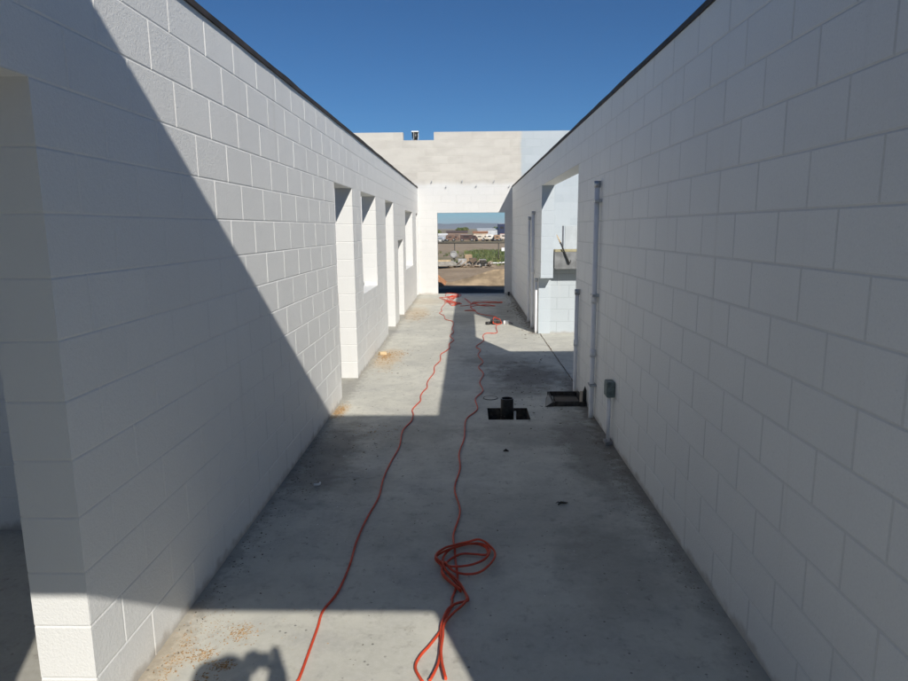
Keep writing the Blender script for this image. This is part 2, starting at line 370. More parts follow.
# ------------------------------------------------------------------ floor slab with the two pits
PIT = (0.19, 0.585, 5.85, 6.25)
PIT2 = (0.90, 1.175, 6.36, 6.72)
def concrete():
    t = NT('slab_concrete', 0.78, (0.5, 0.5, 0.47))
    x, y, z = t.xyz()
    n1 = t.noise(0.9, 5, 0.6); n2 = t.noise(4.5, 6, 0.62, dist=0.4); n3 = t.noise(32, 5, 0.6); n4 = t.noise(2.2, 5, stretch=(0.8, 1.0, 1))
    c = t.mix(t.ramp(n1, 0.32, 0.68), (0.475, 0.465, 0.40), (0.60, 0.585, 0.50))
    c = t.mix(t.ramp(n2, 0.42, 0.72, 0, 0.55), c, (0.40, 0.395, 0.355))
    c = t.mix(t.ramp(n4, 0.50, 0.72, 0, 0.45), c, (0.36, 0.355, 0.33))
    c = t.mix(t.ramp(n3, 0.35, 0.7, 0, 0.30), c, (0.62, 0.60, 0.55))
    c = t.mix(t.ramp(t.noise(13, 5, 0.7), 0.52, 0.76, 0, 0.6), c, (0.25, 0.23, 0.195))
    an = t.math('MULTIPLY', t.math('SUBTRACT', t.noise(5.5, 5, 0.65), 0.5), 1.5)
    def area(cx, cy, rx, ry, soft=0.6):
        a = t.math('DIVIDE', t.math('SUBTRACT', x, cx), rx); b = t.math('DIVIDE', t.math('SUBTRACT', y, cy), ry)
        d = t.math('SQRT', t.math('ADD', t.math('MULTIPLY', a, a), t.math('MULTIPLY', b, b)))
        d = t.math('ADD', d, an)
        return t.ramp(d, 1.0 - soft, 1.0 + soft * 0.5, 1, 0)
    # spilt dark mortar and mud
    for cx, cy, rx, ry, s in ((0.72, 7.7, 0.5, 0.8, 0.8), (0.95, 5.1, 0.22, 1.1, 0.6), (0.35, 8.6, 0.55, 0.45, 0.5), (-1.12, 4.9, 0.25, 1.0, 0.6), (-0.8, 4.3, 0.3, 0.3, 0.3), (0.75, 3.2, 0.3, 0.5, 0.3), (0.5, 6.9, 0.4, 0.3, 0.4), (0.5, 5.4, 0.5, 0.4, 0.35), (0.1, 12.8, 0.8, 0.9, 0.3), (0.85, 14.2, 0.4, 1.8, 0.4), (-0.5, 5.4, 0.5, 0.5, 0.3), (0.2, 3.7, 0.8, 0.6, 0.22)):
        c = t.mix(t.math('MULTIPLY', area(cx, cy, rx, ry), s), c, (0.14, 0.125, 0.105))
    # sand and sawdust blown against the left wall
    for cx, cy, rx, ry, s in ((-1.12, 8.8, 0.20, 0.75, 0.55), (-1.28, 6.15, 0.10, 0.25, 0.7), (-1.1, 13.6, 0.3, 1.2, 0.45), (-1.0, 15.9, 0.5, 0.8, 0.25), (-1.3, 2.3, 0.12, 0.5, 0.4)):
        c = t.mix(t.math('MULTIPLY', area(cx, cy, rx, ry), s), c, (0.52, 0.38, 0.22))
    # mud line along both walls
    jit = t.math('MULTIPLY', t.math('SUBTRACT', t.noise(12, 4, 0.7), 0.5), 0.36)
    wl = t.math('MULTIPLY', t.ramp(t.math('ADD', x, jit), XR - 0.19, XR - 0.01), t.ramp(x, XR + 0.01, XR + 0.03, 1, 0))
    wl = t.math('MULTIPLY', wl, t.ramp(y, 2.0, 5.0, 0.35, 1))
    wl = t.math('MULTIPLY', wl, t.math('MAXIMUM', t.ramp(y, 7.2, 8.2, 1, 0), t.ramp(y, 10.6, 11.0)))
    c = t.mix(t.math('MULTIPLY', wl, 0.75), c, (0.11, 0.085, 0.06))
    c = t.mix(t.math('MULTIPLY', t.ramp(t.math('ADD', x, jit), XL + 0.02, XL + 0.11, 1, 0), 0.35), c, (0.12, 0.10, 0.075))
    # small specks
    vo = t.node('ShaderNodeTexVoronoi'); vo.inputs['Scale'].default_value = 17; t.link(t.pos(), vo.inputs['Vector'])
    sp = t.math('MULTIPLY', t.ramp(vo.outputs['Distance'], 0.07, 0.13, 1, 0), t.ramp(t.noise(3.3, 3), 0.47, 0.6))
    c = t.mix(t.math('MULTIPLY', sp, 0.7), c, (0.09, 0.08, 0.07))
    t.color(c)
    b = t.bump(n2, 0.35, 0.012); b = t.bump(n3, 0.35, 0.003, b); t.bump(t.noise(240, 3), 0.25, 0.0008, b)
    t.link(t.ramp(n2, 0.3, 0.7, 0.62, 0.86), t.b.inputs['Roughness'])
    return t.m
M_FLOOR = concrete()
M_MUD = simple('pit_mud', (0.07, 0.06, 0.05), 0.95, var=0.4, scale=30, bump=0.6)
bm = bmesh.new()
xs = sorted([-6.2, PIT[0], PIT[1], PIT2[0], PIT2[1], 6.4]); ys = sorted([-3.0, PIT[2], PIT[3], PIT2[2], PIT2[3], YE + 0.22])
for a, b in zip(xs, xs[1:]):
    for c, d in zip(ys, ys[1:]):
        mx, my = (a + b) / 2, (c + d) / 2
        if any(P[0] < mx < P[1] and P[2] < my < P[3] for P in (PIT, PIT2)): continue
        bm.faces.new([bm.verts.new(q) for q in ((a, c, 0), (b, c, 0), (b, d, 0), (a, d, 0))])
for P in (PIT, PIT2):      # pit sides and dirt bottom
    a, b, c, d = P; zb = -0.32
    for q in (((a, c), (b, c)), ((b, c), (b, d)), ((b, d), (a, d)), ((a, d), (a, c))):
        bm.faces.new([bm.verts.new(v) for v in ((*q[0], 0), (*q[1], 0), (*q[1], zb), (*q[0], zb))]).material_index = 1
    bm.faces.new([bm.verts.new(v) for v in ((a, c, zb), (b, c, zb), (b, d, zb), (a, d, zb))]).material_index = 1
for q in (((-6.2, YE + 0.22), (6.4, YE + 0.22)), ((-6.2, -3), (6.4, -3)), ((-6.2, -3), (-6.2, YE + 0.22)), ((6.4, -3), (6.4, YE + 0.22))):
    bm.faces.new([bm.verts.new(v) for v in ((*q[0], 0), (*q[1], 0), (*q[1], -0.6), (*q[0], -0.6))])
bmesh.ops.remove_doubles(bm, verts=bm.verts, dist=1e-5); bmesh.ops.recalc_face_normals(bm, faces=bm.faces)
tag(link_mesh('concrete_floor', bm, [M_FLOOR, M_MUD]), 'grey concrete slab with stains and a square pit', None, kind='structure')
# joint between slab and footing where the right wall is open, thin sand-filled strip
bm = bmesh.new(); rg = random.Random(4); n = 60; L = []
for i in range(n + 1):
    yy = 6.95 + 3.9 * i / n; o = rg.uniform(-0.004, 0.004); hw = rg.uniform(0.004, 0.009)
    L.append((bm.verts.new((XR + 0.03 + o - hw, yy, 0.004)), bm.verts.new((XR + 0.03 + o + hw, yy, 0.004))))
for a, b in zip(L, L[1:]): bm.faces.new((a[0], a[1], b[1], b[0]))
tag(link_mesh('floor_joint', bm, simple('joint_filler', (0.16, 0.12, 0.08), 0.9, var=0.4, scale=20)), 'dark joint line in the slab across the right opening', None, kind='structure')

# black riser in the pit
t = thing('riser_pipe', 'thick black drain pipe rising from the square pit in the slab', 'drain pipe', (0.375, 6.05, -0.32))
bm = bmesh.new(); tube(bm, [(0, 0, 0), (0, 0, 0.475)], 0.062, 28, False)
tube(bm, [(0, 0, 0.30), (0, 0, 0.475)], 0.055, 28, False)
link_mesh('pipe', bm, M_BLACK, t)
bm = bmesh.new()
for k in range(28):
    a, b = 2 * math.pi * k / 28, 2 * math.pi * (k + 1) / 28
    bm.faces.new([bm.verts.new((r * math.cos(q), r * math.sin(q), 0.4755)) for r, q in ((0.055, a), (0.063, a), (0.063, b), (0.055, b))])
link_mesh('worn_rim', bm, simple('worn_rim', (0.40, 0.40, 0.40), 0.6), t)
bm = bmesh.new(); tube(bm, [(0.075, -0.062, 0.0), (0.072, -0.06, 0.36)], 0.012, 8); link_mesh('stake', bm, M_GALV, t)
bm = bmesh.new(); tube(bm, [(0, 0, 0.33), (0, 0, 0.42)], 0.054, 24); link_mesh('plug', bm, M_BLACK, t)
# cleanout ring
t = thing('cleanout_cover', 'small round cover set in the slab behind the black pipe', 'floor cover', (0.235, 6.63, 0.0))
bm = bmesh.new(); ring = [(0.075 * math.cos(2 * math.pi * k / 24), 0.075 * math.sin(2 * math.pi * k / 24), 0.004) for k in range(25)]; tube(bm, ring, 0.004, 6, False); link_mesh('rim', bm, simple('dull_iron', (0.16, 0.15, 0.14), 0.8), t)
bm = bmesh.new(); tube(bm, [(0, 0, 0.001), (0, 0, 0.006)], 0.068, 24); link_mesh('disc', bm, M_FLOOR, t)

# black form box against the right wall
t = thing('form_box', 'low black open box frame around a hole against the right wall', 'form box', (1.01, 6.53, 0.0))
def wedge(pts0, pts1, name, mat, parent):
    bm = bmesh.new(); a = [bm.verts.new(p) for p in pts0]; b = [bm.verts.new(p) for p in pts1]
    bm.faces.new(a); bm.faces.new(b[::-1])
    for k in range(len(a)): bm.faces.new((a[k], b[k], b[(k + 1) % len(a)], a[(k + 1) % len(a)]))
    bmesh.ops.recalc_face_normals(bm, faces=bm.faces); return link_mesh(name, bm, mat, parent)
for nm, d in (('front_board', (-0.14, 0.17, -0.225, -0.20, -0.05, 0.05)), ('back_board', (-0.14, 0.17, 0.195, 0.22, -0.05, 0.045)),
              ('left_board', (-0.165, -0.14, -0.225, 0.22, -0.05, 0.042)), ('right_board', (0.145, 0.172, -0.198, 0.193, -0.05, 0.05))):
    obox(nm, d, M_WOODD, t, 0.004)
wedge([(-0.14, -0.23, 0.001), (-0.24, -0.25, 0.001), (-0.165, -0.23, 0.045)], [(-0.14, 0.12, 0.001), (-0.19, 0.10, 0.001), (-0.165, 0.12, 0.04)], 'splayed_flap', M_BLACK, t)
wedge([(0.10, -0.222, 0.06), (0.175, -0.224, 0.02), (0.176, -0.222, 0.16), (0.16, -0.222, 0.21), (0.135, -0.222, 0.14)], [(0.10, -0.216, 0.06), (0.175, -0.216, 0.02), (0.176, -0.21, 0.16), (0.16, -0.21, 0.21), (0.135, -0.212, 0.14)], 'torn_flap', M_BLACK, t)
obox('shim', (0.105, 0.135, -0.235, -0.228, 0.05, 0.16), simple('pale_wood', (0.5, 0.42, 0.33), 0.8), t, 0.001)
obox('inner_ledge', (-0.12, 0.12, -0.19, 0.05, -0.05, 0.03), simple('mud_brown', (0.11, 0.09, 0.07), 0.9, bump=0.6), t, 0.004)

# ------------------------------------------------------------------ conduits on the right wall
def conduit(name, label, y, ztop, r, mat=M_CONDUIT, cap=True, couplers=(), straps=(), bend=0.0, off=None):
    x = XR - r - 0.012 if off is None else off
    t = thing(name, label, 'conduit', (x, y, 0.0), group='conduits standing against the right wall')
    bm = bmesh.new(); tube(bm, [(0, bend, -0.02), (0, bend, 0.06), (0, 0, 0.2), (0, 0, ztop)], r, 14); link_mesh('pipe', bm, mat, t)
    if cap: bm = bmesh.new(); tube(bm, [(0, 0, ztop - 0.05), (0, 0, ztop + 0.006)], r + 0.006, 14); link_mesh('end_cap', bm, M_GALV, t)
    for z in couplers:
        bm = bmesh.new(); tube(bm, [(0, 0, z - 0.035), (0, 0, z + 0.035)], r + 0.005, 14); link_mesh('coupler', bm, mat, t)
    for z in straps:
        bm = bmesh.new(); box(bm, -r - 0.004, r + 0.011, -r - 0.03, r + 0.03, z - 0.01, z + 0.01); link_mesh('strap', bm, M_GALV, t)
    return t
conduit('conduit', 'tallest grey conduit pipe running up the right wall near its middle', 5.92, 2.17, 0.023, couplers=(0.62, 1.12), straps=(0.32, 1.16, 2.0))
conduit('conduit', 'short stub of grey conduit at the near edge of the wide opening', 6.86, 1.12, 0.021, couplers=(0.55,))
conduit('conduit', 'short conduit stub at the far edge of the wide opening, its foot in sun', 10.93, 0.93, 0.022)
conduit('conduit', 'tall conduit just beyond the wide opening, taller of the far pair', 11.55, 2.05, 0.026, couplers=(1.0,))
conduit('conduit', 'tall conduit farthest down the right wall, shorter of the far pair', 12.3, 1.97, 0.022)
t = thing('electrical_box', 'green grey metal box on two thin pipes low on the right wall', 'electrical box', (XR - 0.036, 5.17, 0.0))
obox('enclosure', (-0.030, 0.034, -0.055, 0.055, 0.405, 0.535), M_BOXG, t, 0.005)
obox('cover_plate', (-0.034, -0.0305, -0.048, 0.048, 0.413, 0.527), M_BOXG, t, 0.001)
for yy in (-0.025, 0.025):
    bm = bmesh.new(); tube(bm, [(0.0, yy, -0.02), (0.0, yy, 0.404)], 0.010, 10); link_mesh('pipe', bm, M_CONDUIT, t)
obox('foot_block', (-0.03, 0.034, -0.05, 0.05, 0.0, 0.03), M_COUNTER, t, 0.004)
t = thing('socket_box', 'small grey socket box low on the far right wall', 'socket box', (XR, 12.6, 0.54))
obox('housing', (-0.03, -0.001, -0.05, 0.05, -0.055, 0.055), M_GALV, t, 0.003); obox('faceplate', (-0.034, -0.0305, -0.045, 0.045, -0.05, 0.05), M_CONDUIT, t, 0.001)
bm = bmesh.new(); tube(bm, [(0, 0, -0.01), (0, 0, 0.09)], 0.025, 12); tube(bm, [(0, 0, 0.085), (0, 0, 0.1)], 0.032, 12)
o = link_mesh('pipe_stub', bm, M_WOODD); o.location = (1.09, 17.15, 0.0); tag(o, 'short dark pipe stub in the floor corner by the far doorway', 'pipe stub')

# ------------------------------------------------------------------ roof vent behind the notch
t = thing('roof_vent', 'metal vent with pale cap rising behind the notch of the end wall', 'vent', (-1.39, 18.0, -0.4))
bm = bmesh.new(); tube(bm, [(0, 0, 0), (0, 0, 4.52)], 0.05, 16); link_mesh('flue', bm, M_GALV, t)
bm = bmesh.new(); tube(bm, [(0, 0, 4.52), (0, 0, 4.56), (0, 0, 4.70)], [0.05, 0.065, 0.085], 16); link_mesh('throat', bm, M_BLACK, t)
for k in range(4):
    a = k * math.pi / 2 + 1.2; bm = bmesh.new(); box(bm, -0.008, 0.008, -0.002, 0.002, 4.52, 4.72)
    o = link_mesh('bracket', bm, M_WHITE, t); o.location = (0.09 * math.cos(a), 0.09 * math.sin(a), 0); o.rotation_euler.z = a
bm = bmesh.new(); box(bm, -0.095, 0.095, -0.095, 0.095, 4.715, 4.745, bev=0.004); link_mesh('cap', bm, M_WHITE, t)

HAZE = 0.00014
CORD_A= [(-0.683, 2.278), (-0.679, 2.309), (-0.68, 2.46), (-0.682, 2.63), (-0.686, 2.759), (-0.649, 2.917), (-0.636, 3.171), (-0.644, 3.442), (-0.632, 3.728), (-0.601, 4.061), (-0.611, 4.37), (-0.6, 4.678), (-0.568, 5.083), (-0.583, 5.496), (-0.535, 5.761), (-0.529, 5.915), (-0.532, 6.026), (-0.554, 6.165), (-0.531, 6.334), (-0.497, 6.512), (-0.51, 6.7), (-0.495, 6.899), (-0.463, 7.079), (-0.476, 7.3), (-0.459, 7.535), (-0.423, 7.859), (-0.435, 8.211), (-0.376, 8.594), (-0.388, 9.015), (-0.327, 9.264), (-0.276, 9.528), (-0.292, 9.866), (-0.23, 10.164), (-0.242, 10.317), (-0.299, 10.646), (-0.245, 11.052), (-0.286, 11.429), (-0.267, 11.898), (-0.297, 12.333), (-0.446, 12.645), (-0.485, 13.136), (-0.601, 13.578), (-0.562, 13.947), (-0.593, 14.441), (-0.524, 15.771), (-0.518, 16.939)]
PILE_A= [(-0.518, 16.939), (-0.232, 17.206), (-0.514, 16.801), (-0.682, 16.674), (-0.402, 15.765), (-0.184, 15.515), (-0.487, 15.891), (-0.511, 15.77), (-0.258, 15.174), (-0.383, 14.959), (-0.491, 16.015), (-0.182, 15.398), (-0.341, 15.406), (-0.43, 15.766), (-0.234, 17.351), (-0.464, 17.077), (-0.478, 16.529), (-0.255, 16.786), (-0.206, 17.497), (-0.575, 17.821)]
PILE_B= [(-0.176, 14.841), (0.002, 14.94), (0.081, 15.385), (-0.082, 16.507), (0.081, 15.271), (0.32, 15.49), (0.633, 15.358), (0.838, 15.51), (0.594, 15.713), (0.218, 15.733), (0.108, 15.384), (0.36, 14.923), (0.635, 14.802), (0.415, 15.074), (0.078, 14.722), (0.1, 14.309), (0.168, 13.916), (-0.071, 13.983), (0.122, 14.052), (0.21, 13.544), (0.365, 13.239), (0.578, 12.928), (0.592, 12.301), (0.509, 11.599), (0.501, 10.97), (0.393, 10.855)]
CORD_B= [(0.464, 10.869), (0.307, 10.874), (0.251, 10.601), (0.248, 10.152), (0.122, 9.629), (0.186, 9.357), (0.141, 8.955), (0.201, 8.495), (0.136, 8.161), (0.19, 7.775), (0.135, 7.325), (0.163, 6.921), (0.075, 6.586), (0.09, 6.183), (-0.021, 5.834), (-0.034, 5.309), (-0.074, 4.923), (-0.063, 4.585), (-0.096, 4.211), (-0.055, 3.857), (-0.088, 3.554), (-0.087, 3.447), (-0.079, 3.363), (-0.074, 3.249), (-0.064, 3.141), (-0.059, 3.05), (-0.066, 2.954), (-0.083, 2.864), (-0.081, 2.843), (-0.085, 2.793), (-0.103, 2.727), (-0.117, 2.663), (-0.128, 2.61), (-0.17, 2.51), (-0.206, 2.439), (-0.221, 2.371), (-0.202, 2.315), (-0.183, 2.28)]
COIL1= [(-0.157, 2.281), (-0.141, 2.329), (-0.127, 2.394), (-0.121, 2.494), (-0.126, 2.618), (-0.12, 2.681), (-0.101, 2.764), (-0.063, 2.813), (-0.018, 2.833), (-0.004, 2.855), (-0.03, 2.936), (-0.066, 3.002), (-0.117, 3.11), (-0.141, 3.194), (-0.128, 3.293), (-0.079, 3.369), (-0.015, 3.399), (0.054, 3.399), (0.099, 3.352), (0.097, 3.283), (0.03, 3.288), (-0.043, 3.288), (-0.109, 3.216), (-0.141, 3.12), (-0.125, 3.05), (-0.076, 2.973), (-0.04, 2.918)]
COIL2= [(-0.04, 2.918), (-0.092, 2.992), (-0.137, 3.08), (-0.142, 3.141), (-0.181, 3.226), (-0.145, 3.293), (-0.073, 3.351), (0.014, 3.393), (0.077, 3.387), (0.116, 3.329), (0.09, 3.228), (0.018, 3.163), (-0.058, 3.141), (-0.123, 3.151), (-0.175, 3.199), (-0.167, 3.27), (-0.095, 3.339), (-0.004, 3.387), (0.077, 3.393), (0.133, 3.329), (0.141, 3.25), (0.104, 3.153), (0.049, 3.081), (-0.015, 3.065), (-0.073, 3.09), (-0.129, 3.151), (-0.127, 3.11), (-0.067, 3.021), (-0.03, 2.936), (-0.009, 2.847), (-0.012, 2.833), (-0.034, 2.784), (-0.078, 2.717), (-0.113, 2.636), (-0.115, 2.551), (-0.119, 2.455), (-0.111, 2.372), (-0.093, 2.281)]
# ------------------------------------------------------------------ extension cords
def cord(name, label, cat, pts, r, lift=0.0, seed=0, over=False, group=None):
    rg = random.Random(seed); P = catmull([(x, y, r) for x, y in pts], 5); out = []
    for i, p in enumerate(P):
        z = r + 0.001
        if over:      # pass over earlier turns
            for j in range(0, i - 14, 2):
                if (out[j].xy - p.xy).length < 2.0 * r: z = max(z, min(out[j].z + 1.9 * r, 0.05))
        else: z += max(0, rg.gauss(0, 0.0012))
        out.append(Vector((p.x, p.y, z + lift)))
    for _ in range(3):
        for i in range(1, len(out) - 1):
            out[i].z = max(r, (out[i - 1].z + out[i].z * 2 + out[i + 1].z) / 4)
    bm = bmesh.new(); tube(bm, out, r, 8); o = link_mesh(name, bm, M_CORD)
    tag(o, label, cat, group); return o, out
cord('extension_cord', 'long orange cord on the left of the floor, running to a far tangle', 'cord', CORD_A + PILE_A + [(x + random.uniform(-0.06, 0.06), y + random.uniform(-0.25, 0.25)) for x, y in PILE_A], 0.0062, seed=1, over=True)
t = thing('extension_cord', 'orange cord running along the middle of the floor and coiled in loops near the camera', 'cord')
def part_cord(name, pts, r, seed, lift=0.0, over=True, lab=None):
    o, out = cord(name, None, None, pts, r, lift, seed, over); o.parent = t; return o
part_cord('run', CORD_B, 0.0062, 2, over=True)
part_cord('coil', COIL1, 0.0062, 3, lift=0.006)
part_cord('coil', COIL2, 0.0062, 5, lift=0.014)
cord('extension_cord', 'red cord lying in a flat shaded tangle right of the far doorway centre', 'cord', PILE_B[:16] + [(x + random.uniform(-0.05, 0.05), y + random.uniform(-0.3, 0.2)) for x, y in PILE_B[4:14]] + PILE_B[14:], 0.0062, seed=4, over=True)
# outlet box the cords meet at
t = thing('outlet_box', 'dark outlet box with a pale plug lying in the sun patch where the cords meet', 'outlet box', (0.52, 12.0, 0.0), 0.3)
obox('housing', (-0.09, 0.09, -0.06, 0.06, 0.0, 0.085), M_BLACK, t, 0.012)
obox('socket_face', (-0.065, -0.01, -0.066, -0.0605, 0.015, 0.07), M_WOODD, t, 0.001)
obox('socket_face', (0.01, 0.065, -0.066, -0.0605, 0.015, 0.07), M_WOODD, t, 0.001)
bm = bmesh.new(); tube(bm, [(-0.2, -0.03, 0.025), (-0.13, -0.02, 0.028), (-0.09, 0, 0.03)], [0.03, 0.03, 0.02], 12); link_mesh('plug', bm, M_BLACK, t)
bm = bmesh.new(); tube(bm, [(-0.06, -0.02, 0.10), (-0.02, 0.02, 0.13), (0.03, 0.0, 0.10), (0.07, -0.04, 0.09), (0.09, -0.09, 0.02), (0.0, -0.12, 0.01), (-0.08, -0.08, 0.03), (-0.05, -0.02, 0.1)], 0.008, 8); link_mesh('cord_loop', bm, M_CORD, t)
t2 = thing('plug_adapter', 'pale plastic plug adapter lying beside the dark outlet box', 'plug', (0.72, 11.97, 0.0), -0.4)
obox('housing', (-0.05, 0.05, -0.035, 0.035, 0.0, 0.07), M_WHITE, t2, 0.01)
bm = bmesh.new(); tube(bm, [(0.05, 0, 0.03), (0.09, 0.01, 0.03), (0.12, 0.0, 0.012)], [0.02, 0.016, 0.014], 10); link_mesh('prong_end', bm, M_COUNTER, t2)

# ------------------------------------------------------------------ loose debris
def chips(name, label, mat, spots, seed, kind='stuff'):
    rg = random.Random(seed); bm = bmesh.new()
    for cx, cy, sx, sy, n, s in spots:
        for _ in range(n):
            x, y = rg.gauss(cx, sx), rg.gauss(cy, sy)
            if x < XL + 0.01 or x > XR - 0.01: continue
            a = rg.random() * 6.28; l = s * rg.uniform(0.4, 1.5); wv = l * rg.uniform(0.25, 0.7); h = s * rg.uniform(0.1, 0.45)
            vs = [bm.verts.new((x + (u * l * math.cos(a) - v * wv * math.sin(a)) * rg.uniform(0.6, 1), y + (u * l * math.sin(a) + v * wv * math.cos(a)) * rg.uniform(0.6, 1), q)) for q in (0.0008, h) for u, v in ((-1, -1), (1, -1), (1, 1), (-1, 1))]
            for q in ((4, 5, 6, 7), (0, 1, 5, 4), (1, 2, 6, 5), (2, 3, 7, 6), (3, 0, 4, 7)): bm.faces.new([vs[i] for i in q])
    return tag(link_mesh(name, bm, mat), label, None, kind=kind)
M_SAW = simple('sawdust', (0.42, 0.26, 0.115), 0.9, var=0.35, scale=60)
chips('wood_chips', 'orange brown wood chips and sawdust strewn along the left wall', M_SAW,
      [(-1.02, 2.60, 0.035, 0.035, 230, 0.0038), (-1.13, 2.44, 0.035, 0.028, 230, 0.0038), (-1.02, 2.38, 0.025, 0.018, 160, 0.0038), (-1.23, 2.4, 0.025, 0.12, 200, 0.004), (-1.18, 2.62, 0.05, 0.07, 160, 0.003), (-1.07, 2.3, 0.03, 0.015, 30, 0.005),
       (-0.95, 2.55, 0.15, 0.15, 60, 0.003), (-1.28, 6.15, 0.03, 0.12, 260, 0.007), (-1.17, 8.95, 0.05, 0.16, 240, 0.010), (-1.08, 8.6, 0.10, 0.35, 240, 0.007), (-0.95, 9.1, 0.05, 0.1, 80, 0.008), (-1.0, 13.2, 0.12, 0.5, 140, 0.010), (-0.85, 5.55, 0.12, 0.14, 60, 0.006)], 11)
chips('dirt_crumbs', 'dark crumbs of dirt and mortar scattered on the slab', simple('dirt_crumb', (0.15, 0.125, 0.095), 0.95, var=0.4, scale=50),
      [(0.0, 5.0, 0.8, 1.6, 200, 0.0045), (0.2, 3.3, 0.7, 0.7, 60, 0.0025), (1.08, 4.6, 0.07, 0.6, 320, 0.004), (1.13, 3.4, 0.04, 0.8, 220, 0.004), (0.85, 5.1, 0.14, 0.35, 160, 0.004), (-1.2, 4.4, 0.08, 0.6, 150, 0.006), (0.8, 7.3, 0.35, 0.9, 180, 0.010),
       (-0.9, 5.3, 0.3, 0.4, 60, 0.007), (0.3, 2.9, 0.5, 0.5, 25, 0.003), (-0.7, 3.6, 0.35, 0.5, 60, 0.004), (1.08, 14.0, 0.08, 2.0, 260, 0.016), (-0.9, 10.5, 0.3, 2.0, 70, 0.010), (-0.5, 8.0, 0.5, 1.5, 50, 0.007), (-1.25, 3.2, 0.04, 0.6, 120, 0.005)], 12)
chips('plaster_crumbs', 'pale specks of mortar dropped on the slab', M_WHITE, [(-0.9, 4.0, 0.3, 0.7, 26, 0.004), (0.1, 3.0, 0.6, 0.6, 18, 0.003), (0.5, 5.0, 0.4, 0.8, 20, 0.004)], 13)
bm = bmesh.new(); box(bm, -0.05, 0.05, -0.032, 0.032, 0.0, 0.045, bev=0.004); o = link_mesh('wood_offcut', bm, M_WOOD); o.location = (-1.22, 9.05, 0.0); o.rotation_euler.z = 0.5
tag(o, 'small pale wood offcut on sand at the foot of the left wall', 'wood offcut')
bm = bmesh.new(); tube(bm, [(-0.025, 0, 0.009), (0.01, 0.002, 0.009), (0.016, 0.012, 0.009), (0.018, 0.03, 0.012)], [0.009, 0.009, 0.008, 0.006], 8)
o = link_mesh('wire_connector', bm, M_WHITE); o.location = (-1.06, 4.27, 0.0); o.rotation_euler.z = 0.2
tag(o, 'small white scrap of plastic lying in shade near the left wall', 'plastic scrap')
t = thing('twig', 'dark curled twig lying on the shaded floor right of the coiled cord', 'twig', (0.61, 3.96, 0.0), 0.4)
bm = bmesh.new(); tube(bm, [(-0.035, 0, 0.006), (-0.01, 0.008, 0.014), (0.02, -0.002, 0.010), (0.045, 0.012, 0.004)], [0.003, 0.008, 0.007, 0.002], 7); link_mesh('stem', bm, M_WOODD, t)
bm = bmesh.new(); tube(bm, [(-0.005, 0.006, 0.01), (-0.02, 0.028, 0.012), (-0.035, 0.03, 0.004)], [0.005, 0.003, 0.001], 6); link_mesh('side_shoot', bm, M_WOODD, t)
bm = bmesh.new(); tube(bm, [(-0.02, 0, 0.006), (0.0, 0.004, 0.014), (0.024, 0, 0.005)], [0.004, 0.011, 0.003], 7)
o = link_mesh('dead_leaf', bm, M_WOODD); o.location = (0.30, 4.97, 0); tag(o, 'small dark curled leaf on the floor in front of the pit', 'leaf')

# ------------------------------------------------------------------ ground, hills
def ground_mat():
    t = NT('dry_ground', 0.95, (0.35, 0.27, 0.18)); x, y, z = t.xyz()
    n = t.noise(0.35, 6, 0.6); n2 = t.noise(3, 5, 0.6); n3 = t.noise(0.05, 5, 0.6, stretch=(0.5, 1.5, 1))
    c = t.mix(t.ramp(n, 0.35, 0.65), (0.33, 0.245, 0.16), (0.43, 0.33, 0.225))
    c = t.mix(t.ramp(n2, 0.4, 0.7, 0, 0.5), c, (0.27, 0.20, 0.13))
    g = t.mix(t.ramp(n2, 0.35, 0.65), (0.10, 0.13, 0.045), (0.19, 0.18, 0.08))
    far = t.ramp(y, 37.5, 40.5)
    xm = t.ramp(t.math('ADD', x, t.math('MULTIPLY', t.math('SUBTRACT', n, 0.5), 3.0)), -0.6, 1.2)
    m = t.math('MULTIPLY', t.math('MULTIPLY', far, t.ramp(y, 66, 80, 1, 0)), t.math('MAXIMUM', t.math('MULTIPLY', xm, 0.9), t.ramp(n3, 0.42, 0.55, 0, 0.5)))
    c = t.mix(m, c, g)
    c = t.mix(t.math('MULTIPLY', t.ramp(y, 110, 125), t.ramp(n3, 0.4, 0.6, 0.2, 0.8)), c, (0.17, 0.165, 0.09))
    wall_shade = t.math('ADD', y, t.math('MULTIPLY', t.math('SUBTRACT', n2, 0.5), 2.0))
    c = t.mix(t.math('MULTIPLY', t.ramp(wall_shade, 22.5, 23.6, 1, 0), 1.0), c, (0.055, 0.045, 0.036))  # building's shadow painted into the ground colour beyond the end wall
    t.color(c); b = t.bump(n2, 0.6, 0.15); t.bump(t.noise(14, 5), 0.5, 0.04, b); return t.m
M_GROUND = ground_mat()
def gz(x, y):
    z = -0.35
    if y > 30: z -= 0.8 * min(1, (y - 30) / 110)
    if y > 17.5 and y < 60:
        z += 0.03 * math.sin(x * 1.7 + y * 0.9) + 0.02 * math.sin(x * 3.1 - y * 1.3)
    return z
rg = random.Random(2)
xs = [-4000, -1500, -500, -150, -60, -30] + [-14 + 0.5 * i for i in range(57)] + [30, 60, 150, 500, 1500, 4000]
ys = [-300, -60, -10, 5] + [17 + 0.45 * i for i in range(60)] + [46, 50, 56, 64, 75, 90, 110, 140, 190, 280, 500, 900, 1800, 3500, 7200]
bm = bmesh.new(); G = [[bm.verts.new((x, y, gz(x, y))) for y in ys] for x in xs]
for i in range(len(xs) - 1):
    for j in range(len(ys) - 1): bm.faces.new((G[i][j], G[i + 1][j], G[i + 1][j + 1], G[i][j + 1]))
tag(link_mesh('ground', bm, M_GROUND, smooth=True), 'dry tan building ground reaching to the horizon', None, kind='structure')
bm = bmesh.new(); nx, ny = 120, 10; G = []
